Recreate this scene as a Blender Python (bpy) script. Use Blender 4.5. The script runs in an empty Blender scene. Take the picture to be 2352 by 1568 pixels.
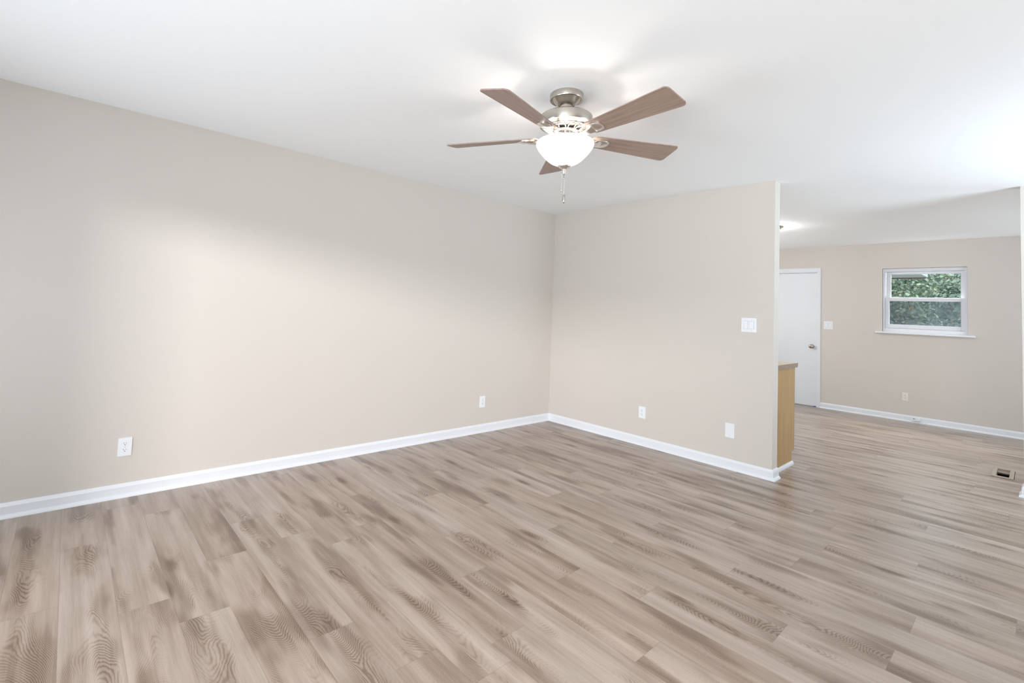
import bpy, bmesh, math, random
from math import sin, cos, pi, radians as R
from mathutils import Vector, Matrix
random.seed(7)
S = bpy.context.scene
C = S.collection

# ---------------------------------------------------------------- camera
H = 2.44
cam_d = bpy.data.cameras.new('camera'); cam = bpy.data.objects.new('camera', cam_d); C.objects.link(cam)
cam_d.sensor_width = 36.0; cam_d.lens = 1098.06 / 2352 * 36
cam_d.shift_x = (1176 - 1103.6) / 2352; cam_d.shift_y = (651.2 - 784) / 2352
cam_d.clip_start = 0.05; cam_d.clip_end = 300
m = Matrix(((0.6528464, 0.00998349, 0.75742453, 3.7579),
            (0.75623826, -0.06605761, -0.65095322, -4.3742),
            (0.04353487, 0.99776587, -0.05067537, 1.2798),
            (0, 0, 0, 1)))
cam.matrix_world = m
S.camera = cam

# ---------------------------------------------------------------- view + world
S.view_settings.view_transform = 'Standard'
S.view_settings.look = 'None'
S.view_settings.gamma = 1
S.view_settings.use_curve_mapping = False
S.view_settings.exposure = 0.0
W = bpy.data.worlds.new('world'); S.world = W; W.use_nodes = True
wn = W.node_tree.nodes; wl = W.node_tree.links
bg = wn['Background']; bg.inputs['Color'].default_value = (0.80, 0.90, 1.0, 1)
# hazy sky: brighter above the tree line than at the horizon
tc = wn.new('ShaderNodeTexCoord'); sx = wn.new('ShaderNodeSeparateXYZ'); mrg = wn.new('ShaderNodeMapRange')
mrg.inputs[1].default_value = .10; mrg.inputs[2].default_value = .30; mrg.inputs[3].default_value = 1.1; mrg.inputs[4].default_value = 2.6
wl.new(tc.outputs['Generated'], sx.inputs[0]); wl.new(sx.outputs[2], mrg.inputs[0]); wl.new(mrg.outputs[0], bg.inputs['Strength'])

# ---------------------------------------------------------------- large lights (area lamps standing in for daylight, most at added windows)
def area(name, loc, rot, sx, sy, power, col, spread=180):
    d = bpy.data.lights.new(name, 'AREA'); d.shape = 'RECTANGLE'; d.size = sx; d.size_y = sy
    d.energy = power; d.color = col; d.spread = R(spread)
    o = bpy.data.objects.new(name, d); C.objects.link(o); o.location = loc; o.rotation_euler = rot
    return o
XR, YB, D = 6.0, -6.3, 4.3346      # right wall, back wall, far kitchen wall
XW = -0.0
def aimed(name, loc, to, sx, sy, power, col, spread=180):
    o = area(name, loc, (0, 0, 0), sx, sy, power, col, spread)
    o.rotation_euler = (Vector(to) - Vector(loc)).to_track_quat('-Z', 'Y').to_euler(); return o
COOL = (0.86, 0.93, 1.0)
# bright low sky: its light falls through the added back window in a pool on the long wall and the partition
aimed('sky_glow_back', (6.95, -8.5, 2.50), (0.3, -2.0, 1.0), .55, .26, 410, (1.03, 1.0, 1.03))
# fill lamps added at the invented windows, tilted up to brighten the ceiling
area('fill_lamp_back', (4.55, YB + .05, 1.15), (R(118), 0, 0), 2.0, 1.0, 100, (.93, 1.0, 1.05), 130)
area('fill_lamp_back_left', (1.5, YB + .25, .86), (R(105), 0, 0), 1.9, .75, 21, (.86, 1.0, 1.13), 110)
area('fill_lamp_side', (XR - .05, 0.2, 1.2), (R(127), 0, R(90)), 1.6, .9, 45, (.83, 1.0, 1.15), 118)
area('fill_lamp_dining', (XR - .05, 3.0, 1.2), (R(115), 0, R(90)), 1.1, .9, 32, (.87, 1.0, 1.12), 160)
area('fill_lamp_kitchen', (.02, 2.7, 1.6), (R(95), 0, R(-90)), 1.1, .8, 19, (1, 1, 1))  # added lamp at an invented window, brightens the kitchen
aimed('fill_lamp_far', (2.77, D + .75, 2.75), (2.9, D - 1.6, 0), 1.6, .9, 225, (1.0, .98, .96))  # unseen area lamp above the kitchen window, standing in for sky

# ---------------------------------------------------------------- materials
def mat(name, col, rough=.5, metal=0.0, **kw):
    M = bpy.data.materials.new(name); M.use_nodes = True
    b = M.node_tree.nodes['Principled BSDF']
    b.inputs['Base Color'].default_value = (*col, 1); b.inputs['Roughness'].default_value = rough
    b.inputs['Metallic'].default_value = metal
    for k, v in kw.items(): b.inputs[k].default_value = v
    return M
class NT:
    def __init__(s, M): s.t = M.node_tree; s.n = s.t.nodes; s.b = s.n['Principled BSDF']
    def new(s, ty, **kw):
        x = s.n.new(ty)
        for k, v in kw.items(): setattr(x, k, v)
        return x
    def link(s, a, b): s.t.links.new(a, b)
    def math(s, op, a, b=None, c=None):
        x = s.n.new('ShaderNodeMath'); x.operation = op
        for i, v in enumerate((a, b, c)):
            if v is None: continue
            if isinstance(v, (int, float)): x.inputs[i].default_value = v
            else: s.link(v, x.inputs[i])
        return x.outputs[0]
    def comb(s, x, y, z=0):
        c = s.n.new('ShaderNodeCombineXYZ')
        for i, v in enumerate((x, y, z)):
            if isinstance(v, (int, float)): c.inputs[i].default_value = v
            else: s.link(v, c.inputs[i])
        return c.outputs[0]
    def noise(s, vec, scale, detail=2, rough=.5, dist=0):
        x = s.n.new('ShaderNodeTexNoise'); x.inputs['Scale'].default_value = scale
        x.inputs['Detail'].default_value = detail; x.inputs['Roughness'].default_value = rough
        x.inputs['Distortion'].default_value = dist
        if vec is not None: s.link(vec, x.inputs['Vector'])
        return x.outputs[0]
    def ramp(s, f, pts):
        r = s.n.new('ShaderNodeValToRGB'); e = r.color_ramp.elements
        while len(e) < len(pts): e.new(.5)
        for i, (p, c) in enumerate(pts):
            e[i].position = p; e[i].color = (*c, 1) if len(c) == 3 else c
        s.link(f, r.inputs[0]); return r.outputs[0]
    def mix(s, f, a, b, blend='MIX'):
        x = s.n.new('ShaderNodeMix'); x.data_type = 'RGBA'; x.blend_type = blend
        for i, v in ((0, f), (6, a), (7, b)):
            if isinstance(v, (int, float)): x.inputs[i].default_value = v
            elif isinstance(v, tuple): x.inputs[i].default_value = (*v, 1)
            else: s.link(v, x.inputs[i])
        return x.outputs[2]
    def bump(s, h, strength=.1, dist=.002):
        x = s.n.new('ShaderNodeBump'); x.inputs['Strength'].default_value = strength
        x.inputs['Distance'].default_value = dist
        s.link(h, x.inputs['Height']); s.link(x.outputs[0], s.b.inputs['Normal'])
def objco(t):
    return t.new('ShaderNodeTexCoord').outputs['Object']

def paint(name, col, rough, bs=.05, sc=260):
    M = mat(name, col, rough); t = NT(M); n = t.noise(objco(t), sc, 2); t.bump(n, bs, .001)
    return M
M_wall = paint('beige_wall_paint', (0.655, 0.605, 0.553), .6)
M_ceil = paint('white_ceiling_paint', (0.93, 0.935, 0.94), .8, .08, 140)
M_trim = mat('white_gloss_trim', (0.80, 0.82, 0.85), .3)
M_door = paint('white_door_paint', (0.80, 0.83, 0.86), .4)
M_plastic = mat('white_plastic', (0.84, 0.86, 0.88), .3)
M_almond = mat('almond_plastic', (0.80, 0.76, 0.70), .35)
M_slot = mat('dark_slot', (0.05, 0.05, 0.05), .6)
M_screw = mat('plate_screw', (0.62, 0.62, 0.62), .35, .3)
M_vinyl = mat('white_window_vinyl', (0.70, 0.715, 0.745), .35)
M_nickel = mat('brushed_nickel', (0.52, 0.48, 0.43), .27, 1.0)
M_chrome = mat('bright_nickel', (0.78, 0.75, 0.71), .26, 1.0)
def wood(name, stops, sc=(1.2, 22, 22), rough=.45):
    M = mat(name, (.5, .4, .3), rough); t = NT(M); co = objco(t)
    mp = t.new('ShaderNodeMapping'); mp.inputs['Scale'].default_value = sc; t.link(co, mp.inputs[0])
    a = t.noise(mp.outputs[0], 1.6, 6, .62, .6); b = t.noise(mp.outputs[0], 9, 3, .6)
    f = t.math('ADD', t.math('MULTIPLY', a, .75), t.math('MULTIPLY', b, .25))
    t.link(t.ramp(f, stops), t.b.inputs['Base Color']); return M
M_blade = wood('walnut_blade_veneer', [(.3, (.225, .145, .110)), (.5, (.33, .235, .19)), (.72, (.42, .31, .26))], (2, 40, 40), .38)
M_cab = wood('golden_oak_laminate', [(.28, (.32, .185, .075)), (.5, (.43, .275, .120)), (.72, (.50, .335, .160))], (26, 26, 1.3), .4)
M_ctop = wood('pale_maple_laminate', [(.3, (.66, .52, .33)), (.6, (.74, .61, .42))], (3, 30, 30), .35)
M_speck = mat('speckled_laminate_edge', (.3, .2, .15), .4)
t = NT(M_speck); n1 = t.noise(objco(t), 95, 4, .75); t.link(t.ramp(n1, [(.38, (.10, .065, .045)), (.5, (.27, .195, .15)), (.62, (.50, .41, .34))]), t.b.inputs['Base Color'])
M_ventp = mat('tan_vent_frame', (.40, .32, .25), .45)
M_ventf = mat('brown_damper_plate', (.22, .165, .12), .5)
M_ventd = mat('dark_vent_shade', (.035, .026, .02), .7)  # shade of the deep duct and the gap put into the colour
M_tape = mat('blue_tape', (.10, .16, .42), .7)
M_thresh = mat('yellowed_threshold', (.62, .55, .38), .5)
M_bark = mat('dark_bark', (.05, .045, .045), .9)
M_grass = paint('lawn', (.24, .26, .20), .95, .6, 30)
M_soffit = mat('grey_soffit_board', (.78, .78, .86), .7)
M_brown = mat('brown_fascia', (.16, .11, .10), .7)
M_fascia = mat('white_fascia', (.85, .88, .93), .5)

# glass bowl (lit frosted glass) and kitchen dome
def lit_glass(name, col, st):
    M = mat(name, (.95, .93, .9), .25); b = M.node_tree.nodes['Principled BSDF']
    b.inputs['Emission Color'].default_value = (*col, 1); b.inputs['Emission Strength'].default_value = st
    return M
M_bowl = lit_glass('lit_frosted_bowl', (1.0, .95, .88), .62)
M_dome = lit_glass('lit_frosted_dome', (1.0, 1.0, 1.0), 60.0)
# window glass
M_glass = bpy.data.materials.new('window_glass'); M_glass.use_nodes = True
nt = M_glass.node_tree; nt.nodes.clear()
o_ = nt.nodes.new('ShaderNodeOutputMaterial'); mx = nt.nodes.new('ShaderNodeMixShader'); tr = nt.nodes.new('ShaderNodeBsdfTransparent'); gl = nt.nodes.new('ShaderNodeBsdfGlossy')
gl.inputs['Roughness'].default_value = .02; mx.inputs[0].default_value = .05; tr.inputs[0].default_value = (.96, .98, .98, 1)
nt.links.new(tr.outputs[0], mx.inputs[1]); nt.links.new(gl.outputs[0], mx.inputs[2]); nt.links.new(mx.outputs[0], o_.inputs[0])
M_mesh = bpy.data.materials.new('insect_screen'); M_mesh.use_nodes = True
nt = M_mesh.node_tree; nt.nodes.clear()
o_ = nt.nodes.new('ShaderNodeOutputMaterial'); mx = nt.nodes.new('ShaderNodeMixShader'); tr = nt.nodes.new('ShaderNodeBsdfTransparent'); df = nt.nodes.new('ShaderNodeBsdfDiffuse')
df.inputs[0].default_value = (.16, .19, .24, 1); mx.inputs[0].default_value = .22
nt.links.new(tr.outputs[0], mx.inputs[1]); nt.links.new(df.outputs[0], mx.inputs[2]); nt.links.new(mx.outputs[0], o_.inputs[0])
# leaves
M_leaf = mat('maple_leaves', (.1, .2, .08), .55); t = NT(M_leaf)
at = t.new('ShaderNodeAttribute', attribute_name='rnd')
t.link(t.ramp(at.outputs['Fac'], [(.0, (.09, .15, .12)), (.42, (.24, .34, .24)), (.80, (.50, .60, .42)), (.955, (.66, .74, .42)), (.97, (.80, .66, .30)), (1.0, (.75, .48, .26))]), t.b.inputs['Base Color'])
t.b.inputs['Subsurface Weight'].default_value = 0

# floor
M_floor = mat('greige_oak_vinyl_plank', (.4, .33, .28), .36)
t = NT(M_floor)
uv = t.new('ShaderNodeUVMap', uv_map='plank').outputs[0]
sp = t.new('ShaderNodeSeparateXYZ'); t.link(uv, sp.inputs[0]); U, V = sp.outputs[0], sp.outputs[1]
ra = t.new('ShaderNodeAttribute', attribute_name='seed'); sr = t.new('ShaderNodeSeparateColor'); t.link(ra.outputs['Color'], sr.inputs[0])
s1, s2, s3 = sr.outputs[0], sr.outputs[1], sr.outputs[2]
off = t.math('MULTIPLY', s1, 61.0)
# cathedral figure: nested arches running along each plank, bent by slow noise
n1 = t.noise(t.comb(t.math('MULTIPLY', U, 1.5), t.math('ADD', t.math('MULTIPLY', V, 4.0), off), off), 1.0, 2, .5)
n2 = t.noise(t.comb(t.math('MULTIPLY', U, 2.3), t.math('ADD', off, 3.0), off), 1.0, 1, .5)
vv = t.math('ADD', t.math('SUBTRACT', V, .09), t.math('MULTIPLY', t.math('SUBTRACT', n2, .5), .17))
wob = t.noise(t.comb(t.math('MULTIPLY', U, 14), t.math('MULTIPLY', V, 60), off), 1.0, 3, .65)
ph = t.math('MULTIPLY', t.math('ADD', U, t.math('MULTIPLY', n1, 1.15)), 42.0)
ph = t.math('ADD', ph, t.math('MULTIPLY', t.math('MULTIPLY', vv, vv), 1350.0))
ph = t.math('ADD', ph, t.math('MULTIPLY', wob, 1.5))
sn = t.math('SINE', t.math('MULTIPLY', ph, 2 * pi))
ring = t.math('POWER', t.math('MULTIPLY_ADD', sn, .5, .5), 2.0)
# where the figure is strong
mk = t.noise(t.comb(t.math('MULTIPLY', U, 2.2), t.math('MULTIPLY', V, 9.0), t.math('ADD', off, 17.0)), 1.0, 2, .5)
mr = t.new('ShaderNodeMapRange'); mr.inputs[1].default_value = .47; mr.inputs[2].default_value = .68; mr.interpolation_type = 'SMOOTHSTEP'; t.link(mk, mr.inputs[0]); mask = mr.outputs[0]
fib = t.noise(t.comb(t.math('MULTIPLY', U, 7), t.math('MULTIPLY', V, 320), off), 1.0, 4, .65)
fib2 = t.noise(t.comb(t.math('MULTIPLY', U, 2.2), t.math('MULTIPLY', V, 42), t.math('ADD', off, 5.0)), 1.0, 3, .6)
tone = t.noise(t.comb(t.math('MULTIPLY', U, 1.1), t.math('MULTIPLY', V, 13), t.math('ADD', off, 9.0)), 1.0, 3, .5)
# knots
vo = t.new('ShaderNodeTexVoronoi'); vo.feature = 'F1'; vo.inputs['Scale'].default_value = 1.0; vo.inputs['Randomness'].default_value = .9
t.link(t.comb(t.math('MULTIPLY', U, 1.75), t.math('MULTIPLY', V, 5.5), off), vo.inputs['Vector'])
kd = t.math('ADD', vo.outputs['Distance'], t.math('MULTIPLY', t.math('SUBTRACT', wob, .5), .10))
km = t.new('ShaderNodeMapRange'); km.inputs[1].default_value = .20; km.inputs[2].default_value = .02; km.interpolation_type = 'SMOOTHSTEP'; t.link(kd, km.inputs[0])
kr = t.new('ShaderNodeSeparateColor'); t.link(vo.outputs['Color'], kr.inputs[0])
kgate = t.math('GREATER_THAN', kr.outputs[0], .52)
knot = t.math('MULTIPLY', km.outputs[0], kgate)
val = t.math('MULTIPLY_ADD', tone, .75, .17)
val = t.math('ADD', val, t.math('MULTIPLY', t.math('SUBTRACT', fib2, .5), .34))
val = t.math('ADD', val, t.math('MULTIPLY', t.math('SUBTRACT', fib, .5), .26))
val = t.math('ADD', val, t.math('MULTIPLY', t.math('SUBTRACT', s2, .5), .12))
val = t.math('SUBTRACT', val, t.math('MULTIPLY', mask, .17))
val = t.math('SUBTRACT', val, t.math('MULTIPLY', ring, t.math('MULTIPLY_ADD', mask, .27, .035)))
val = t.math('SUBTRACT', val, t.math('MULTIPLY', knot, .42))
colr = t.ramp(val, [(.02, (.135, .088, .060)), (.30, (.262, .193, .146)), (.50, (.375, .297, .240)), (.72, (.494, .412, .350)), (.95, (.585, .507, .450))])
tint = t.mix(t.math('MULTIPLY', s3, .30), colr, t.mix(1.0, colr, (1.06, .97, .90), 'MULTIPLY'))
# seams from the signed distance to the plank edge, stored per plank
ue = t.new('ShaderNodeUVMap', uv_map='edge').outputs[0]
se = t.new('ShaderNodeSeparateXYZ'); t.link(ue, se.inputs[0])
ev = t.math('MINIMUM', se.outputs[1], t.math('SUBTRACT', .18, se.outputs[1]))
eu = t.math('MINIMUM', se.outputs[0], t.math('SUBTRACT', 1.18, se.outputs[0]))
ed = t.math('MINIMUM', ev, eu)
sm = t.new('ShaderNodeMapRange'); sm.inputs[1].default_value = .0004; sm.inputs[2].default_value = .0016; t.link(ed, sm.inputs[0])
seam = t.math('SUBTRACT', 1.0, sm.outputs[0])
fin = t.mix(t.math('MULTIPLY', seam, .30), tint, (.10, .07, .055))
t.link(fin, t.b.inputs['Base Color'])
t.link(t.math('MULTIPLY_ADD', fib, .08, .25), t.b.inputs['Roughness'])
t.b.inputs['Specular IOR Level'].default_value = .62
t.bump(t.math('SUBTRACT', t.math('MULTIPLY_ADD', fib, .5, t.math('MULTIPLY', fib2, .3)), seam), .07, .0012)

# ---------------------------------------------------------------- mesh helpers
def obj(name, bm, m, parent=None, smooth=False, loc=None):
    me = bpy.data.meshes.new(name); bm.normal_update(); bm.to_mesh(me); bm.free()
    for x in (m if isinstance(m, (list, tuple)) else [m]): me.materials.append(x)
    if smooth:
        me.polygons.foreach_set('use_smooth', [True] * len(me.polygons))
    o = bpy.data.objects.new(name, me); C.objects.link(o)
    if loc is not None: o.location = loc
    if parent is not None: o.parent = parent
    if smooth == 'angle':
        try: me.set_sharp_from_angle(angle=R(35))
        except Exception: pass
    return o
def tag(o, label, cat, group=None):
    o['label'] = label; o['category'] = cat
    if group: o['group'] = group
    return o
def thing(name, label, cat, loc=(0, 0, 0), group=None, rot=(0, 0, 0)):
    o = bpy.data.objects.new(name, None); o.empty_display_size = .05; C.objects.link(o)
    o.location = loc; o.rotation_euler = rot
    return tag(o, label, cat, group)
def struct(o):
    o['kind'] = 'structure'; return o
def bx(bm, a, b, bev=0.0, mi=0):
    v = [bm.verts.new((x, y, z)) for z in (a[2], b[2]) for y in (a[1], b[1]) for x in (a[0], b[0])]
    fs = [bm.faces.new([v[i] for i in q]) for q in ((0, 2, 3, 1), (4, 5, 7, 6), (0, 1, 5, 4), (1, 3, 7, 5), (3, 2, 6, 7), (2, 0, 4, 6))]
    for f in fs: f.material_index = mi
    if bev:
        es = list({e for f in fs for e in f.edges})
        bmesh.ops.bevel(bm, geom=es, offset=bev, segments=2, profile=.7, affect='EDGES')
    return fs
def box(name, a, b, m, parent=None, bev=0.0):
    bm = bmesh.new(); bx(bm, a, b, bev); return obj(name, bm, m, parent)
def lathe(bm, prof, n=48, c=(0, 0, 0), closed=False):
    rings = []
    for r, z in prof:
        if r < 1e-6: rings.append([bm.verts.new((c[0], c[1], c[2] + z))])
        else: rings.append([bm.verts.new((c[0] + r * cos(2 * pi * i / n), c[1] + r * sin(2 * pi * i / n), c[2] + z)) for i in range(n)])
    prs = list(zip(rings, rings[1:]))
    if closed: prs.append((rings[-1], rings[0]))
    for a, b in prs:
        for i in range(n):
            j = (i + 1) % n
            if len(a) == 1 and len(b) == 1: continue
            if len(a) == 1: bm.faces.new((a[0], b[i], b[j]))
            elif len(b) == 1: bm.faces.new((a[i], b[0], a[j]))
            else: bm.faces.new((a[i], b[i], b[j], a[j]))
    bmesh.ops.recalc_face_normals(bm, faces=bm.faces)
def prism(bm, pts, z0, z1, bev=0):
    lo = [bm.verts.new((x, y, z0)) for x, y in pts]; hi = [bm.verts.new((x, y, z1)) for x, y in pts]
    fs = [bm.faces.new(lo[::-1]), bm.faces.new(hi)]
    n = len(pts)
    for i in range(n): fs.append(bm.faces.new((lo[i], lo[(i + 1) % n], hi[(i + 1) % n], hi[i])))
    if bev:
        es = list({e for f in fs[:2] for e in f.edges}); bmesh.ops.bevel(bm, geom=es, offset=bev, segments=2, profile=.7, affect='EDGES')
    return fs
def rrect(cx, cy, w, h, r, n=5):
    out = []
    for sx, sy, a0 in ((1, 1, 0), (-1, 1, 90), (-1, -1, 180), (1, -1, 270)):
        for i in range(n + 1):
            a = R(a0 + 90 * i / n); out.append((cx + sx * (w / 2 - r) + r * cos(a), cy + sy * (h / 2 - r) + r * sin(a)))
    return out
def tube(bm, pts, r, n=10):
    prev = None; rr = r if isinstance(r, (list, tuple)) else [r] * len(pts)
    pts = [Vector(p) for p in pts]
    for i, p in enumerate(pts):
        d = (pts[min(i + 1, len(pts) - 1)] - pts[max(i - 1, 0)]).normalized()
        u = d.cross(Vector((0, 0, 1)) if abs(d.z) < .9 else Vector((1, 0, 0))).normalized(); v = d.cross(u)
        ring = [bm.verts.new(p + rr[i] * (cos(2 * pi * k / n) * u + sin(2 * pi * k / n) * v)) for k in range(n)]
        if prev:
            for k in range(n): bm.faces.new((prev[k], prev[(k + 1) % n], ring[(k + 1) % n], ring[k]))
        else: bm.faces.new(ring[::-1])
        prev = ring
    bm.faces.new(prev)
    bmesh.ops.recalc_face_normals(bm, faces=bm.faces)

def wall(name, p0, p1, thick, holes=(), z0=0.0, z1=H + .02):
    """wall along an axis from p0 to p1 (2D); thick extends to the outer side; holes (s0,s1,z0,z1)"""
    bm = bmesh.new()
    ax = 0 if abs(p1[0] - p0[0]) > abs(p1[1] - p0[1]) else 1
    a, b = sorted((p0[ax], p1[ax])); c = p0[1 - ax]
    ss = sorted({a, b} | {h[i] for h in holes for i in (0, 1)}); zs = sorted({z0, z1} | {h[i] for h in holes for i in (2, 3)})
    for s0, s1 in zip(ss, ss[1:]):
        for y0, y1 in zip(zs, zs[1:]):
            ms, mz = (s0 + s1) / 2, (y0 + y1) / 2
            if any(h[0] < ms < h[1] and h[2] < mz < h[3] for h in holes): continue
            lo = [0, 0, y0]; hi = [0, 0, y1]
            lo[ax], hi[ax] = s0, s1; lo[1 - ax], hi[1 - ax] = sorted((c, c + thick))
            bx(bm, lo, hi)
    bmesh.ops.remove_doubles(bm, verts=bm.verts, dist=1e-5)
    # drop interior faces shared by two cells
    seen = {}
    for f in bm.faces:
        seen.setdefault(tuple(sorted(v.index for v in f.verts)), []).append(f)
    bm.verts.index_update(); seen = {}
    for f in bm.faces: seen.setdefault(tuple(sorted(v.index for v in f.verts)), []).append(f)
    dead = [f for fs in seen.values() if len(fs) > 1 for f in fs]
    bmesh.ops.delete(bm, geom=dead, context='FACES')
    bmesh.ops.recalc_face_normals(bm, faces=bm.faces)
    return struct(obj(name, bm, M_wall))

# ---------------------------------------------------------------- room shell
L, T = 2.3611, 0.1128               # partition length and thickness
XS, YS = 3.6873, 1.3340             # free end of the hall wall
XK = 0.0
WN = (2.345, 3.192, 1.200, 2.083)   # kitchen window opening
wall('wall_left', (0, YB - .12), (0, D + .15), -.12, holes=((2.1, 3.3, 1.1, 2.05),))
wall('wall_partition', (0, 0), (L, 0), T, z1=H)
wall('wall_far', (0, D), (XR + .12, D), .15, holes=(WN, (0.76, 1.572, 0, 2.055)))
wall('wall_hall', (XS, YS), (XR, YS), .115, z1=H)
wall('wall_right', (XR, YB - .12), (XR, D), .12, holes=((-.6, 1.0, .8, 2.1), (2.4, 3.6, .85, 2.05)))
wall('wall_back', (0, YB), (XR, YB), -.12, holes=((.5, 2.5, .55, 2.2), (3.45, 5.65, .7, 2.2)))
struct(box('ceiling', (-.12, YB - .12, H), (XR + .12, D + .15, H + .12), M_ceil))

# floor: one mesh of planks with plank coordinates; hole for the register
PW, PL, Y0 = 0.18, 1.18, -3.42
rowx = {-6: 1.16, -5: .62, -4: .18, -3: .382, -2: 1.13, -1: .777, 0: 1.101, 1: 1.315, 2: .028, 3: .787, 4: .42, 5: 1.076, 6: .215, 7: .70, 8: 1.02, 9: .371, 10: 1.04, 11: .55, 12: .15, 13: .60}
VX0, VX1, VY0, VY1 = 3.513, 3.594, 1.935, 2.262
bm = bmesh.new(); uvl = bm.loops.layers.uv.new('plank'); uve = bm.loops.layers.uv.new('edge'); cl = bm.loops.layers.float_color.new('seed')
rg = random.Random(11)
k0 = math.floor((YB - .12 - Y0) / PW); k1 = math.ceil((D + .15 - Y0) / PW)
def clip(r, h):
    x0, y0, x1, y1 = r; a, b, c, d = h
    if x1 <= a or x0 >= c or y1 <= b or y0 >= d: return [r]
    out = []
    if y0 < b: out.append((x0, y0, x1, b)); y0 = b
    if y1 > d: out.append((x0, d, x1, y1)); y1 = d
    if x0 < a: out.append((x0, y0, a, y1))
    if x1 > c: out.append((c, y0, x1, y1))
    return out
for k in range(k0, k1):
    xo = rowx.get(k, rg.uniform(0, PL)); xo -= PL * math.ceil((xo + .13) / PL)
    x = xo
    while x < XR + .12:
        sd = (rg.random(), rg.random(), rg.random(), 1); fl = rg.random() < .5
        y = Y0 + k * PW
        rect = (max(x, -.12), max(y, YB - .12), min(x + PL, XR + .12), min(y + PW, D + .15))
        for (a, b, c, d) in clip(rect, (VX0, VY0, VX1, VY1)):
            f = bm.faces.new([bm.verts.new((px, py, 0)) for px, py in ((a, b), (c, b), (c, d), (a, d))])
            for lp in f.loops:
                px, py = lp.vert.co.x - x, lp.vert.co.y - y
                lp[uve].uv = (px, py); q = (px, py) if not fl else (PL - px, PW - py)
                lp[uvl].uv = q; lp[cl] = sd
        x += PL
floor = struct(obj('floor', bm, M_floor))

# ---------------------------------------------------------------- baseboards
PROF = [(0.0, .083), (.004, .083), (.0075, .079), (.013, .066), (.014, .064), (.014, .021), (.017, .019), (.023, .015), (.028, .008), (.0295, .003), (.0295, 0), (0, 0)]
def baseboard(name, path, prof=PROF, close=False):
    """path: list of 2D points; room side is to the right of travel"""
    bm = bmesh.new(); P = [Vector(p) for p in path]; n = len(P); rings = []
    for i in range(n):
        d0 = (P[i] - P[i - 1]).normalized() if i else None; d1 = (P[i + 1] - P[i]).normalized() if i < n - 1 else None
        n0 = Vector((d0.y, -d0.x)) if d0 else None; n1 = Vector((d1.y, -d1.x)) if d1 else None
        if n0 is None: mv = n1
        elif n1 is None: mv = n0
        else:
            mv = (n0 + n1); mv = mv / (mv.dot(n0))
        rings.append([bm.verts.new((P[i].x + mv.x * d, P[i].y + mv.y * d, z)) for d, z in prof])
    for a, b in zip(rings, rings[1:]):
        for j in range(len(prof)):
            jj = (j + 1) % len(prof); bm.faces.new((a[j], a[jj], b[jj], b[j]))
    bm.faces.new(rings[0]); bm.faces.new(rings[-1][::-1])
    bmesh.ops.recalc_face_normals(bm, faces=bm.faces)
    return struct(obj(name, bm, M_trim))
baseboard('baseboard_left', [(0, YB), (0, 0), (.0001, 0)])
baseboard('baseboard_partition', [(.0, 0), (L, 0), (L, T)])
baseboard('baseboard_far', [(1.6175, D), (XR, D)])
baseboard('baseboard_hall', [(XS, YS + .115), (XS, YS), (XR, YS)][::1])
baseboard('baseboard_right', [(XR, YS), (XR, YB)])
baseboard('baseboard_back', [(XR, YB), (0, YB)])

# ---------------------------------------------------------------- far door
dr = bpy.data.objects.new('door_1', None); C.objects.link(dr); dr.location = (1.18, D, 0); struct(dr)
def at(o, *a): pass
bm = bmesh.new(); bx(bm, (-.405, .012, .012), (.387, .05, 2.045), .002); obj('door_slab', bm, M_door, dr)
bm = bmesh.new()
for a, b in (((.392, -.014, 0), (.437, .0, 2.119)), ((-.457, -.014, 0), (-.412, 0, 2.119)), ((-.412, -.014, 2.058), (.392, 0, 2.119))): bx(bm, a, b, .003)
for a, b in (((.387, -.006, 0), (.392, .15, 2.055)), ((-.42, -.006, 0), (-.407, .15, 2.055)), ((-.407, -.006, 2.049), (.387, .15, 2.062))): bx(bm, a, b)
bx(bm, (.405, -.018, 0), (.43, -.013, 2.108), .002); bx(bm, (-.412, -.018, 2.075), (.405, -.013, 2.108), .002)
obj('door_casing', bm, M_trim, dr)
bm = bmesh.new(); lathe(bm, [(0, 0), (.032, 0), (.033, .005), (.024, .012), (.0125, .016), (.012, .034), (.022, .042), (.029, .055), (.0285, .066), (.02, .074), (.008, .077), (0, .077)], 32)
kn = obj('door_knob', bm, M_nickel, dr, 'angle', (.324, .012, .913)); kn.rotation_euler = (R(90), 0, 0)
kn['label'] = 'brushed nickel round door knob'
bm = bmesh.new(); bx(bm, (-.407, -.004, 0.0005), (.387, .12, .011), .002); o = obj('threshold', bm, M_thresh, dr); o['label'] = 'yellowed strip under the door'
bm = bmesh.new(); bx(bm, (-.407, -.02, 0.0005), (.37, -.004, .0035)); bx(bm, (.352, -.018, .001), (.385, .004, .014), .002)
o = obj('tape_strip', bm, M_tape, dr); o['label'] = 'blue tape along the foot of the door'

# ---------------------------------------------------------------- window
wx0, wx1, wz0, wz1 = WN
wd = bpy.data.objects.new('window_1', None); C.objects.link(wd); wd.location = (0, 0, 0); struct(wd)
def frame(bm, x0, x1, z0, z1, y0, y1, l, r, b, t_, bev=.0015):
    bx(bm, (x0, y0, z0), (x0 + l, y1, z1), bev); bx(bm, (x1 - r, y0, z0), (x1, y1, z1), bev)
    bx(bm, (x0 + l, y0, z0), (x1 - r, y1, z0 + b), bev); bx(bm, (x0 + l, y0, z1 - t_), (x1 - r, y1, z1), bev)
bm = bmesh.new()
frame(bm, wx0 + .004, wx1 - .002, wz0, wz1 - .003, D + .022, D + .12, .016, .020, .044, .036)
frame(bm, wx0 + .020, wx1 - .022, wz0 + .044, wz1 - .038, D + .034, D + .12, .006, .006, .004, .006)
bx(bm, (2.3805, D + .078, 1.24), (2.3915, D + .12, 2.04)); bx(bm, (3.1625, D + .078, 1.24), (3.166, D + .12, 2.04))
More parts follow.
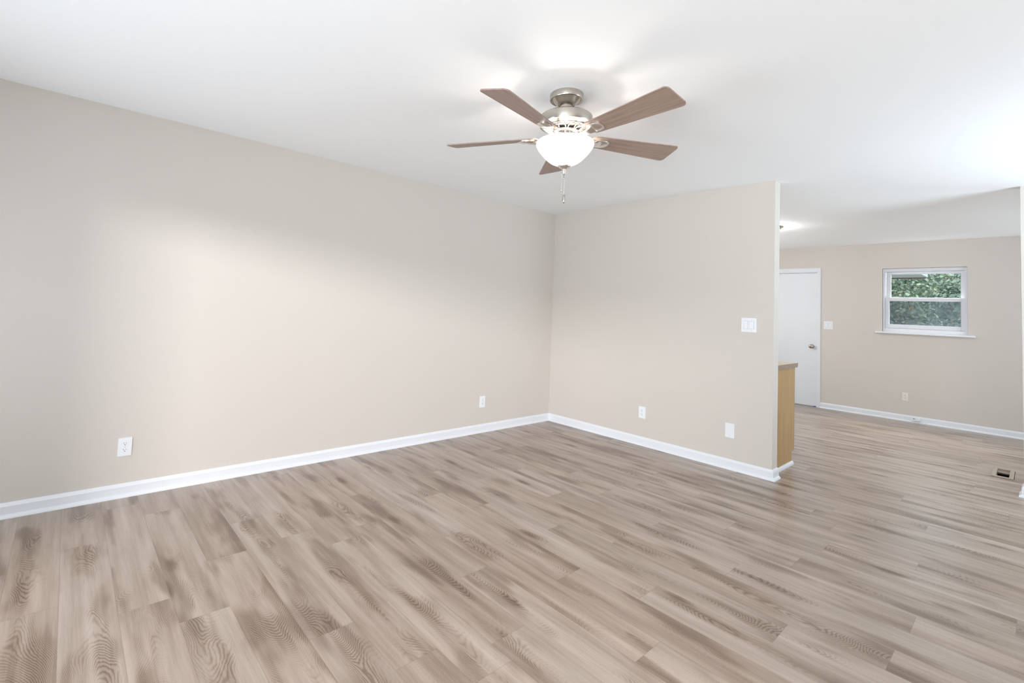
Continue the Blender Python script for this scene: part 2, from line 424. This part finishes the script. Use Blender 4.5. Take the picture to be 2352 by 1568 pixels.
obj('window_frame', bm, M_vinyl, wd)
bm = bmesh.new(); frame(bm, 2.392, 3.162, 1.640, 2.036, D + .075, D + .105, .036, .036, .040, .032, .003)
us = obj('upper_sash', bm, M_vinyl, wd)
box('pane', (2.426, D + .088, 1.678), (3.128, D + .091, 2.006), M_glass, us)
bm = bmesh.new(); frame(bm, 2.372, 3.168, 1.250, 1.674, D + .040, D + .070, .043, .040, .054, .045, .003)
for cx in (2.60, 2.93): bx(bm, (cx - .03, D + .046, 1.673), (cx + .03, D + .062, 1.682), .003)
ls = obj('lower_sash', bm, M_vinyl, wd)
box('pane', (2.413, D + .053, 1.302), (3.130, D + .056, 1.631), M_glass, ls)
sc = box('insect_screen', (2.372, D + .108, 1.25), (3.168, D + .1085, 1.66), M_mesh, wd); sc['label'] = 'grey insect screen behind the lower sash'
bm = bmesh.new(); bx(bm, (2.270, D - .045, 1.174), (3.262, D + .022, 1.199), .006); obj('window_sill', bm, M_trim, wd)

# unseen windows behind and beside the camera, added to let light in
def simple_window(name, axis, c, s0, s1, z0, z1, n):
    w = bpy.data.objects.new(name, None); C.objects.link(w); struct(w)
    bm = bmesh.new()
    def B(a0, a1, y0, y1, q0, q1):
        if axis == 'x': bx(bm, (y0, a0, q0), (y1, a1, q1))
        else: bx(bm, (a0, y0, q0), (a1, y1, q1))
    lo, hi = (c, c + .05)
    B(s0, s0 + .05, lo, hi, z0, z1); B(s1 - .05, s1, lo, hi, z0, z1); B(s0 + .05, s1 - .05, lo, hi, z0, z0 + .05); B(s0 + .05, s1 - .05, lo, hi, z1 - .05, z1)
    for i in range(1, n):
        m_ = s0 + (s1 - s0) * i / n; B(m_ - .025, m_ + .025, lo, hi, z0 + .05, z1 - .05)
    obj('window_frame', bm, M_vinyl, w)
    return w
simple_window('added_window_3', 'y', YB - .04, 3.45, 5.65, .7, 2.2, 1)
simple_window('added_window_5', 'x', XR - .01, -.6, 1.0, .8, 2.1, 2)
simple_window('added_window_2', 'y', YB - .04, .5, 2.5, .55, 2.2, 2)
simple_window('added_window_6', 'x', -.06, 2.1, 3.3, 1.1, 2.05, 1)
simple_window('added_window_4', 'x', XR - .01, 2.4, 3.6, .85, 2.05, 1)

# ---------------------------------------------------------------- wall plates: built in local XZ, facing -Y
def plate_bm(w, h, d=.006):
    bm = bmesh.new(); fs = prism(bm, rrect(0, 0, w, h, .0035, 3), 0, d)
    top = fs[1]; r = bmesh.ops.inset_region(bm, faces=[top], thickness=.004)
    return bm
def up(bm):
    bmesh.ops.transform(bm, matrix=Matrix(((1, 0, 0, 0), (0, 0, -1, 0), (0, 1, 0, 0), (0, 0, 0, 1))), verts=bm.verts); bmesh.ops.recalc_face_normals(bm, faces=bm.faces)
    return bm
def face_shape(r=.0172, cut=.0125, n=28):
    pts = []
    for i in range(n):
        a = 2 * pi * i / n; pts.append((r * cos(a), max(-cut, min(cut, r * sin(a)))))
    return pts
def outlet(name, label, loc, rz, w=.0715, h=.114, m=None, mp=None, group=None):
    m = m or M_plastic
    t_ = thing(name, label, 'outlet', loc, group, (0, 0, rz))
    bm = plate_bm(w, h)
    # shallow dark ring gaps around each receptacle face
    obj('cover_plate', up(bm), m, t_)
    for dz in (.0195, -.0195):
        bm = bmesh.new(); prism(bm, [(x * 1.06, y * 1.08 + dz) for x, y in face_shape()], .0055, .0063); g = obj('receptacle', up(bm), m, t_)
        bm = bmesh.new(); prism(bm, [(x, y + dz) for x, y in face_shape()], .006, .0078, .0006); obj('receptacle_face', up(bm), m, g)
        bm = bmesh.new()
        prism(bm, rrect(-.0062, dz + .0042, .0024, .0090, .0004, 2), .007, .0081); prism(bm, rrect(.0062, dz + .0042, .0020, .0072, .0004, 2), .007, .0081)
        o1 = obj('slots', up(bm), M_slotg, g)
        bm = bmesh.new(); prism(bm, [(.0028 * cos(a * pi / 6), dz - .0066 + .0026 * sin(a * pi / 6)) for a in range(12)], .007, .0081); o2 = obj('ground_hole', up(bm), M_slot, g)
    bm = bmesh.new(); lathe(bm, [(0, .0085), (.0022, .008), (.003, .006)], 16); obj('screw', up(bm), M_screw, t_)
    return t_
M_slotg = mat('grey_slot', (.16, .16, .17), .6)
outlet('outlet', 'white duplex outlet low on the long left wall, nearest the camera at far left', (.0, -4.040, .310), R(90), .0713, .112)
outlet('outlet', 'white duplex outlet low on the long left wall, near the room corner', (.0, -1.0505, .311), R(90), .0713, .116)
outlet('outlet', 'white duplex outlet low on the short partition wall, beside the corner', (1.2075, 0, .319), 0, .0713, .113)
outlet('outlet', 'almond duplex outlet on the far wall below the window', (2.589, D, .327), 0, .066, .110, M_almond)
# blank plate
t_ = thing('blank_wall_plate', 'white blank cover plate low on the partition wall near its free end', 'wall plate', (2.0345, 0, .3245))
obj('cover_plate', up(plate_bm(.0735, .121)), M_plastic, t_)
for dz in (.041, -.041):
    bm = bmesh.new(); lathe(bm, [(0, .0072), (.0024, .007), (.003, .005)], 16); bmesh.ops.translate(bm, verts=bm.verts, vec=(0, dz, 0)); obj('screw', up(bm), M_screw, t_)
# double rocker switches
def switch(label, loc, w, h, m, flip=(1, -1)):
    t_ = thing('light_switch', label, 'light switch', loc)
    obj('cover_plate', up(plate_bm(w, h)), m, t_)
    for sx, tl in ((-.023, flip[0]), (.023, flip[1])):
        bm = bmesh.new(); prism(bm, rrect(sx, 0, .0358, .0690, .0012, 2), .0058, .0064); g = obj('rocker_recess', up(bm), M_shade, t_)
        bm = bmesh.new(); fs = prism(bm, rrect(sx, 0, .0325, .0655, .001, 2), .006, .0082)
        for v in bm.verts:
            if v.co.z > .0081: v.co.z += tl * v.co.y * .055
        obj('rocker', up(bm), m, g)
        for dz in (.048, -.048):
            bm = bmesh.new(); lathe(bm, [(0, .0072), (.0022, .007), (.0028, .005)], 16); bmesh.ops.translate(bm, verts=bm.verts, vec=(sx, dz, 0)); obj('screw', up(bm), M_screw, t_)
    return t_
M_shade = mat('rocker_gap_shade', (.42, .43, .45), .5)  # shade around the rockers put into a grey colour
switch('white double rocker light switch on the partition wall near its free end', (2.174, 0, 1.2345), .118, .119, M_plastic)
switch('white double rocker light switch on the far wall beside the white door', (1.7135, D, 1.2475), .115, .119, M_plastic)
# outlet set in the far baseboard
t_ = thing('baseboard_outlet', 'small white horizontal outlet with a round plug set in the far baseboard', 'outlet', (2.700, D - .014, .0465))
bm = bmesh.new(); fs = prism(bm, rrect(0, 0, .100, .054, .003, 3), 0, .020, .0015); obj('cover_plate', up(bm), M_plastic, t_)
bm = bmesh.new(); prism(bm, rrect(-.021, .004, .018, .0075, .001, 2), .0195, .0206); obj('slot', up(bm), M_slot, t_)
bm = bmesh.new(); lathe(bm, [(0, .040), (.015, .040), (.0175, .037), (.0185, .028), (.0195, .019)], 32); bmesh.ops.translate(bm, verts=bm.verts, vec=(.022, .003, 0)); obj('round_plug', up(bm), M_plastic, t_, 'angle')

# ---------------------------------------------------------------- kitchen cabinet, worktop and shoe trim
CX = 2.308
cb = thing('base_cabinet', 'golden oak kitchen base cabinet standing behind the partition wall', 'cabinet', (CX, T + .002, 0))
def loc(o_, parent): return o_
bm = bmesh.new()
prism_pts = [(0, .0), (.535, 0), (.535, .115), (.612, .115), (.612, .862), (0, .862)]   # y,z outline of the end panel
lo = [bm.verts.new((0, y, z)) for y, z in prism_pts]; hi = [bm.verts.new((-.018, y, z)) for y, z in prism_pts]
bm.faces.new(lo); bm.faces.new(hi[::-1])
for i in range(6): bm.faces.new((lo[i], lo[(i + 1) % 6], hi[(i + 1) % 6], hi[i]))
bmesh.ops.recalc_face_normals(bm, faces=bm.faces)
obj('side_panel', bm, M_cab, cb)
bm = bmesh.new(); bx(bm, (-1.70, .0, .116), (-.0185, .59, .861)); bx(bm, (-1.70, .0, .0), (-.0185, .53, .1155)); obj('carcass', bm, M_cab, cb)
for i in range(3):
    x1 = -.03 - i * .56; x0 = x1 - .53
    d_ = box('door', (x0, .591, .135), (x1, .609, .66), M_cab, cb, .003)
    bm = bmesh.new(); lathe(bm, [(0, .03), (.012, .028), (.015, .02), (.006, .01), (.006, 0)], 20); bmesh.ops.transform(bm, matrix=Matrix.Rotation(R(-90), 4, 'X'), verts=bm.verts); bmesh.ops.translate(bm, verts=bm.verts, vec=(x0 + .05, .609, .6)); obj('knob', bm, M_nickel, d_, True)
    d_ = box('drawer', (x0, .591, .68), (x1, .609, .845), M_cab, cb, .003)
    bm = bmesh.new(); lathe(bm, [(0, .03), (.012, .028), (.015, .02), (.006, .01), (.006, 0)], 20); bmesh.ops.transform(bm, matrix=Matrix.Rotation(R(-90), 4, 'X'), verts=bm.verts); bmesh.ops.translate(bm, verts=bm.verts, vec=((x0 + x1) / 2, .609, .76)); obj('knob', bm, M_nickel, d_, True)
wt = thing('worktop', 'pale wood-look worktop with a speckled brown edge on the oak cabinet', 'worktop', (CX + .018, T + .002, .8625))
bm = bmesh.new(); bx(bm, (-1.72, 0, .0), (-.004, .630, .038), .0)
obj('top_slab', bm, M_ctop, wt)
bm = bmesh.new()
ep = [(0, 0), (.612, 0), (.6335, .012), (.6335, .0395), (0, .0395)]
lo = [bm.verts.new((0.0, y, z)) for y, z in ep]; hi = [bm.verts.new((-.0035, y, z)) for y, z in ep]
bm.faces.new(lo); bm.faces.new(hi[::-1])
for i in range(5): bm.faces.new((lo[i], lo[(i + 1) % 5], hi[(i + 1) % 5], hi[i]))
bmesh.ops.recalc_face_normals(bm, faces=bm.faces)
e_ = obj('end_band', bm, M_speck, wt); e_['label'] = 'speckled brown end edge'
# white shoe trim along the cabinet foot
SH = [(0, .030), (.005, .030), (.010, .026), (.015, .017), (.0165, .006), (.0165, 0), (0, 0)]
tr_ = baseboard('trim_1', [(CX + .0005, T + .545), (CX + .0005, T + .003)][::-1][::-1] if 0 else [(CX + .0005, T + .003), (CX + .0005, T + .550)], SH)

# ---------------------------------------------------------------- floor register
vt = thing('floor_register', 'tan wood-look floor vent with an open dark slot set in the planks', 'floor vent', ((VX0 + VX1) / 2, (VY0 + VY1) / 2, 0))
hx_, hy_ = (VX1 - VX0) / 2, (VY1 - VY0) / 2
bm = bmesh.new()
for a, b in (((-hx_ - .026, -hy_ - .042, .0003), (hx_ + .026, -hy_, .004)), ((-hx_ - .026, hy_, .0003), (hx_ + .026, hy_ + .038, .004)), ((-hx_ - .026, -hy_, .0003), (-hx_, hy_, .004)), ((hx_, -hy_, .0003), (hx_ + .026, hy_, .004))): bx(bm, a, b)
obj('surround', bm, M_ventp, vt)
bm = bmesh.new(); bx(bm, (hx_ + .0262, -hy_ - .03, .0003), (hx_ + .0300, hy_ + .02, .0012)); obj('gap_shadow_strip', bm, M_ventd, vt)  # dark strip laid on the floor in place of the gap's shadow
bm = bmesh.new()
for a, b in (((-hx_, -hy_, -.06), (hx_, -hy_ + .002, .0)), ((-hx_, hy_ - .002, -.06), (hx_, hy_, .0)), ((-hx_, -hy_ + .002, -.06), (-hx_ + .002, hy_ - .002, 0)), ((hx_ - .002, -hy_ + .002, -.06), (hx_, hy_ - .002, 0))): bx(bm, a, b)
obj('duct_collar', bm, M_ventp, vt)
bm = bmesh.new(); bx(bm, (-hx_ + .002, -hy_ + .002, -.060), (hx_ - .002, hy_ - .002, -.045)); obj('duct_floor', bm, M_ventd, vt)
bm = bmesh.new(); bx(bm, (-hx_ + .0022, .045, -.012), (hx_ - .0022, hy_ - .0022, -.008)); o = obj('damper', bm, M_ventf, vt); o['label'] = 'brown damper plate closing the far half'

# ---------------------------------------------------------------- ceiling fan
HX, HY = 2.1288, -2.4235
fan = thing('ceiling_fan', 'brushed nickel ceiling fan with five walnut blades and a lit white glass bowl', 'ceiling fan', (HX, HY, H))
def fz(z): return z - H
def lp(name, prof, m, parent=fan, n=64, smooth='angle', **k):
    bm = bmesh.new(); lathe(bm, [(r, fz(z)) for r, z in prof], n); return obj(name, bm, m, parent, smooth)
lp('canopy', [(0, H), (.085, H), (.088, 2.437), (.088, 2.410), (.086, 2.406), (.079, 2.406), (.076, 2.409), (.070, 2.405), (.056, 2.388), (.045, 2.379), (.042, 2.378), (.040, 2.382), (.034, 2.381), (.034, 2.335), (0, 2.335)], M_nickel)
mh = lp('motor_housing', [(0, 2.342), (.040, 2.342), (.080, 2.336), (.115, 2.326), (.134, 2.318), (.140, 2.312), (.140, 2.272), (.137, 2.266), (.118, 2.262), (.112, 2.256), (0, 2.256)], M_nickel)
bm = bmesh.new()   # vented cone: ribs between two rings
lathe(bm, [(.110, fz(2.258)), (.112, fz(2.252)), (.104, fz(2.250)), (.100, fz(2.256))], 64, closed=True)
lathe(bm, [(.070, fz(2.236)), (.070, fz(2.228)), (.030, fz(2.226)), (.030, fz(2.24)), (.062, fz(2.241))], 64)
for i in range(20):
    a = 2 * pi * i / 20; s = .12 * (1 if i % 2 else -1)
    tube(bm, [(.107 * cos(a), .107 * sin(a), fz(2.254)), (.066 * cos(a + s), .066 * sin(a + s), fz(2.235))], .0045, 6)
obj('vent_ring', bm, M_chrome, mh, True)
lp('inner_motor', [(.098, 2.258), (.095, 2.250), (.060, 2.243), (0, 2.243)], mat('dark_cast_nickel', (.45, .40, .34), .4, 1.0), mh)  # darker, rougher nickel than the housing
lk = lp('light_fitter', [(0, 2.236), (.029, 2.236), (.031, 2.226), (.029, 2.212), (.046, 2.209), (.051, 2.204), (.049, 2.196), (.034, 2.191), (.028, 2.184), (.012, 2.182), (0, 2.182)], M_nickel)
for i in range(3):
    a = 2 * pi * i / 3 + .5
    bm = bmesh.new(); tube(bm, [(.046 * cos(a), .046 * sin(a), fz(2.198)), (.085 * cos(a), .085 * sin(a), fz(2.181)), (.118 * cos(a), .118 * sin(a), fz(2.179)), (.146 * cos(a), .146 * sin(a), fz(2.176))], .004, 8)
    obj('bowl_arm', bm, M_nickel, lk, True)
# bowl (open at the top) with thickness
bo = [(.1515, 2.175), (.1530, 2.168), (.151, 2.158), (.145, 2.146), (.135, 2.131), (.122, 2.115), (.109, 2.100), (.094, 2.085), (.076, 2.071), (.056, 2.061), (.036, 2.055), (.020, 2.053)]
bi = [(r - .005 if r > .03 else r, z + .004) for r, z in bo][::-1]
bowl = lp('glass_bowl', bo + bi, M_bowl, n=72, smooth=True)
bowl['label'] = 'lit frosted white glass bowl'
lp('finial', [(0, 2.056), (.0325, 2.054), (.034, 2.050), (.030, 2.044), (.018, 2.038), (.011, 2.034), (.009, 2.030), (.012, 2.026), (.012, 2.022), (.007, 2.019), (.009, 2.015), (.009, 2.011), (.005, 2.007), (.003, 1.999), (0, 1.998)], M_chrome, n=32, smooth=True)
# blades, each with its bracket
PH, TILT = 4.9169, -.224
def blade_bm():
    r0, r1, w0, w1 = .142, .662, .051, .0785
    out = []
    def cor(cx, cy, rad, a0, a1, n=6):
        for i in range(n + 1):
            a = R(a0 + (a1 - a0) * i / n); out.append((cx + rad * cos(a), cy + rad * sin(a)))
    cor(r1 - .022, w1 - .022, .022, 0, 90); cor(r0 + .045, w0 - .040, .040, 90, 180)
    cor(r0 + .045, -w0 + .040, .040, 180, 270); cor(r1 - .022, -w1 + .022, .022, 270, 360)
    bm = bmesh.new(); prism(bm, out, -.003, .003, .0012); return bm
def bracket_bm():
    bm = bmesh.new()
    # medallion under the blade
    rings = []
    prof = [(1.0, -.0035), (1.0, -.009), (.93, -.012), (.80, -.0115), (.74, -.0135), (.45, -.0165), (0, -.0175)]
    n = 28; prev = None
    for s, z in prof:
        if s == 0: ring = [bm.verts.new((.212, 0, z))]
        else: ring = [bm.verts.new((.212 + .049 * s * cos(2 * pi * i / n), .039 * s * sin(2 * pi * i / n), z)) for i in range(n)]
        if prev is None: bm.faces.new(ring)
        else:
            for i in range(n):
                j = (i + 1) % n
                if len(ring) == 1: bm.faces.new((prev[i], prev[j], ring[0]))
                else: bm.faces.new((prev[i], prev[j], ring[j], ring[i]))
        prev = ring
    # curved flat arm from the hub out to the medallion
    st = [(.072, .004, .016), (.090, -.006, .014), (.112, -.018, .0125), (.135, -.023, .013), (.160, -.021, .017), (.185, -.017, .024), (.205, -.0135, .028)]
    pr = None
    for x, z, w in st:
        ring = [bm.verts.new(c) for c in ((x, -w, z + .002), (x, w, z + .002), (x, w * .8, z - .004), (x, 0, z - .0065), (x, -w * .8, z - .004))]
        if pr:
            for i in range(5): bm.faces.new((pr[i], pr[(i + 1) % 5], ring[(i + 1) % 5], ring[i]))
        else: bm.faces.new(ring)
        pr = ring
    bm.faces.new(pr[::-1])
    bmesh.ops.recalc_face_normals(bm, faces=bm.faces)
    return bm
for k in range(5):
    a = PH + k * 2 * pi / 5
    b = obj('blade', blade_bm(), M_blade, fan); b.location = (0, 0, fz(2.207)); b.rotation_euler = (TILT, 0, a); b.rotation_mode = 'XYZ'
    r_ = obj('blade_bracket', bracket_bm(), M_chrome, b, 'angle')
# pull chains
def chain(x, y, z0, z1, fob):
    bm = bmesh.new(); z = z0
    while z > z1:
        bmesh.ops.create_icosphere(bm, subdivisions=1, radius=.0013, matrix=Matrix.Translation((x, y, fz(z)))); z -= .0034
    tube(bm, [(x, y, fz(z0)), (x, y, fz(z1))], .0005, 5)
    c = obj('pull_chain', bm, M_chrome, fan)
    bm = bmesh.new(); lathe(bm, fob, 20, (x, y, fz(z1))); obj('pull_weight', bm, M_nickel, c, True)
    return c
bead = [(0, .001), (.0028, -.001), (.0032, -.006), (.0028, -.011), (0, -.013)]
chain(0, 0, 2.0, 1.994, bead)
chain(.003, .002, 1.985, 1.898, [(0, .003), (.004, .0), (.0065, -.006), (.007, -.014), (.007, -.030), (.0065, -.040), (.004, -.045), (0, -.046)])
chain(-.011, -.004, 2.055, 1.915, bead)
# lamp inside the bowl
pd = bpy.data.lights.new('fan_lamp', 'POINT'); pd.energy = 4.4; pd.color = (1.0, .93, .85); pd.shadow_soft_size = .022
po = bpy.data.objects.new('fan_lamp', pd); C.objects.link(po); po.location = (HX, HY, 2.125)

# ---------------------------------------------------------------- kitchen ceiling lamp
KX, KY = 1.597, 2.174
kl = thing('flush_ceiling_lamp', 'round flush ceiling lamp with a nickel rim, lit, behind the partition edge', 'ceiling lamp', (KX, KY, H))
bm = bmesh.new(); lathe(bm, [(0, 0), (.158, 0), (.160, -.004), (.150, -.012), (.138, -.018), (.132, -.030), (.125, -.032), (0, -.030)], 56); obj('rim', bm, M_nickel, kl, 'angle')
bm = bmesh.new(); lathe(bm, [(.116, -.030), (.117, -.042), (.110, -.066), (.088, -.088), (.050, -.100), (0, -.104)], 56); obj('glass_dome', bm, M_dome, kl, True)

# ---------------------------------------------------------------- outside
g = box('lawn', (-14, D + .2, -.45), (16, 34, -.251), M_grass); tag(g, 'green lawn beyond the kitchen window', 'lawn')
ps = thing('carport', 'grey soffit and white fascia of a roof outside the kitchen window', 'roof', (0, 0, -.25))
bm = bmesh.new(); bx(bm, (-1.8, 5.2, 2.70), (2.085, 10.83, 2.80)); obj('soffit', bm, M_soffit, ps)
bm = bmesh.new(); bx(bm, (2.086, 5.2, 2.70), (2.115, 10.86, 2.90)); o_ = obj('fascia', bm, M_fascia, ps)
bm = bmesh.new(); bx(bm, (-1.8, 10.84, 2.672), (2.084, 10.86, 2.90)); obj('rear_board', bm, M_brown, ps)
for x, y in ((-1.7, 5.3), (-1.7, 10.6)):
    bm = bmesh.new(); bx(bm, (x - .05, y - .05, 0), (x + .05, y + .05, 2.70)); obj('post', bm, M_fascia, ps)

def tree(label, x, y, rx, ry, z0, z1, n, seed, ls=.10):
    rg = random.Random(seed); t_ = thing('leafy_tree', label, 'tree', (x, y, -.248), 'trees outside the kitchen window')
    bm = bmesh.new()
    tube(bm, [(0, 0, 0.02), (0, 0, .25), (.05, 0, z0 + .2), (-.05, .05, (z0 + z1) / 2), (.05, 0, z1 - .3)], [.16, .15, .13, .09, .03], 8)
    for i in range(7):
        a = rg.uniform(0, 2 * pi); h = rg.uniform(z0 + .1, z1 - .6)
        tube(bm, [(0, 0, h), (.5 * rx * cos(a), .5 * ry * sin(a), h + .35), (.85 * rx * cos(a), .85 * ry * sin(a), h + .5)], [.05, .03, .01], 6)
    obj('trunk', bm, M_bark, t_)
    bm = bmesh.new(); vals = []
    ncl = 46; cls = []
    for i in range(ncl):
        while True:
            p_ = Vector((rg.uniform(-1, 1), rg.uniform(-1, 1), rg.uniform(-1, 1)))
            if p_.length < 1: break
        if p_.length > 1e-3: p_ = p_ * (max(p_.length, .55) / p_.length)
        cls.append((Vector((p_.x * rx, p_.y * ry, (z0 + z1) / 2 + p_.z * (z1 - z0) / 2)), rg.uniform(.28, .55), rg.uniform(-.16, .16)))
    for i in range(n):
        c, rad, tone_ = cls[i % ncl]
        v = Vector((rg.gauss(0, 1), rg.gauss(0, 1), rg.gauss(0, 1))).normalized() * rad * rg.uniform(.7, 1.05)
        p_ = c + v; s = ls * rg.uniform(.55, 1.25)
        nrm = (v.normalized() + Vector((rg.uniform(-.7, .7), rg.uniform(-.7, .7), rg.uniform(-.2, .9)))).normalized()
        u = nrm.orthogonal().normalized(); u.rotate(Matrix.Rotation(rg.uniform(0, 6.28), 3, nrm)); w = nrm.cross(u)
        pts = [(-.5, 0), (-.25, .38), (.0, .26), (.2, .46), (.28, .15), (.62, 0), (.28, -.15), (.2, -.46), (.0, -.26), (-.25, -.38)]
        f = bm.faces.new([bm.verts.new(p_ + s * (a_ * u + b_ * w) + nrm * s * (-.25 * abs(b_))) for a_, b_ in pts])
        vals.append(min(.95, max(0, .42 + tone_ + rg.gauss(0, .17))) if rg.random() > .014 else rg.uniform(.965, 1))
    o = obj('foliage', bm, M_leaf, t_)
    at_ = o.data.attributes.new('rnd', 'FLOAT', 'FACE'); at_.data.foreach_set('value', vals)
    return t_
tree('green maple nearest the kitchen window, filling the left of its panes', .95, 13.2, 1.15, .9, 0.98, 3.5, 7600, 1)
tree('green maple seen behind the middle and right of the kitchen window', 2.75, 16.2, 1.45, 1.1, 0.98, 3.8, 8600, 2)
tree('small yellowing tree seen at the right edge of the kitchen window', 3.35, 12.2, .85, .8, 0.98, 3.3, 5200, 3, .09)
tree('dark tree far behind the maples outside the window', .1, 20.5, 1.9, 1.2, 1.0, 4.2, 7000, 4, .12)
tree('dark tree in the distance, right of the maples', 4.6, 21.0, 2.1, 1.2, 1.0, 4.3, 7000, 5, .12)
def hedge(x0, x1, y, w, h, n):
    rg = random.Random(9); bm = bmesh.new(); vals = []
    for i in range(n):
        p_ = Vector((rg.uniform(x0, x1), y + rg.uniform(-w, w) * .5, rg.uniform(.0, h) + .1 * sin(i)))
        nrm = Vector((rg.uniform(-.6, .6), -1, rg.uniform(-.3, .8))).normalized(); u = nrm.orthogonal().normalized(); u.rotate(Matrix.Rotation(rg.uniform(0, 6.28), 3, nrm)); q = nrm.cross(u); s_ = rg.uniform(.09, .2)
        bm.faces.new([bm.verts.new(p_ + s_ * (a_ * u + b_ * q)) for a_, b_ in ((-.5, 0), (-.1, .35), (.3, .3), (.6, 0), (.3, -.3), (-.1, -.35))]); vals.append(rg.uniform(.02, .45))
    o = obj('hedge', bm, M_leaf); o.data.attributes.new('rnd', 'FLOAT', 'FACE').data.foreach_set('value', vals)
    return tag(o, 'long dark green hedge closing the garden behind all the trees', 'hedge')
hedge(-6, 9, 24.5, 1.2, 4.2, 17000)
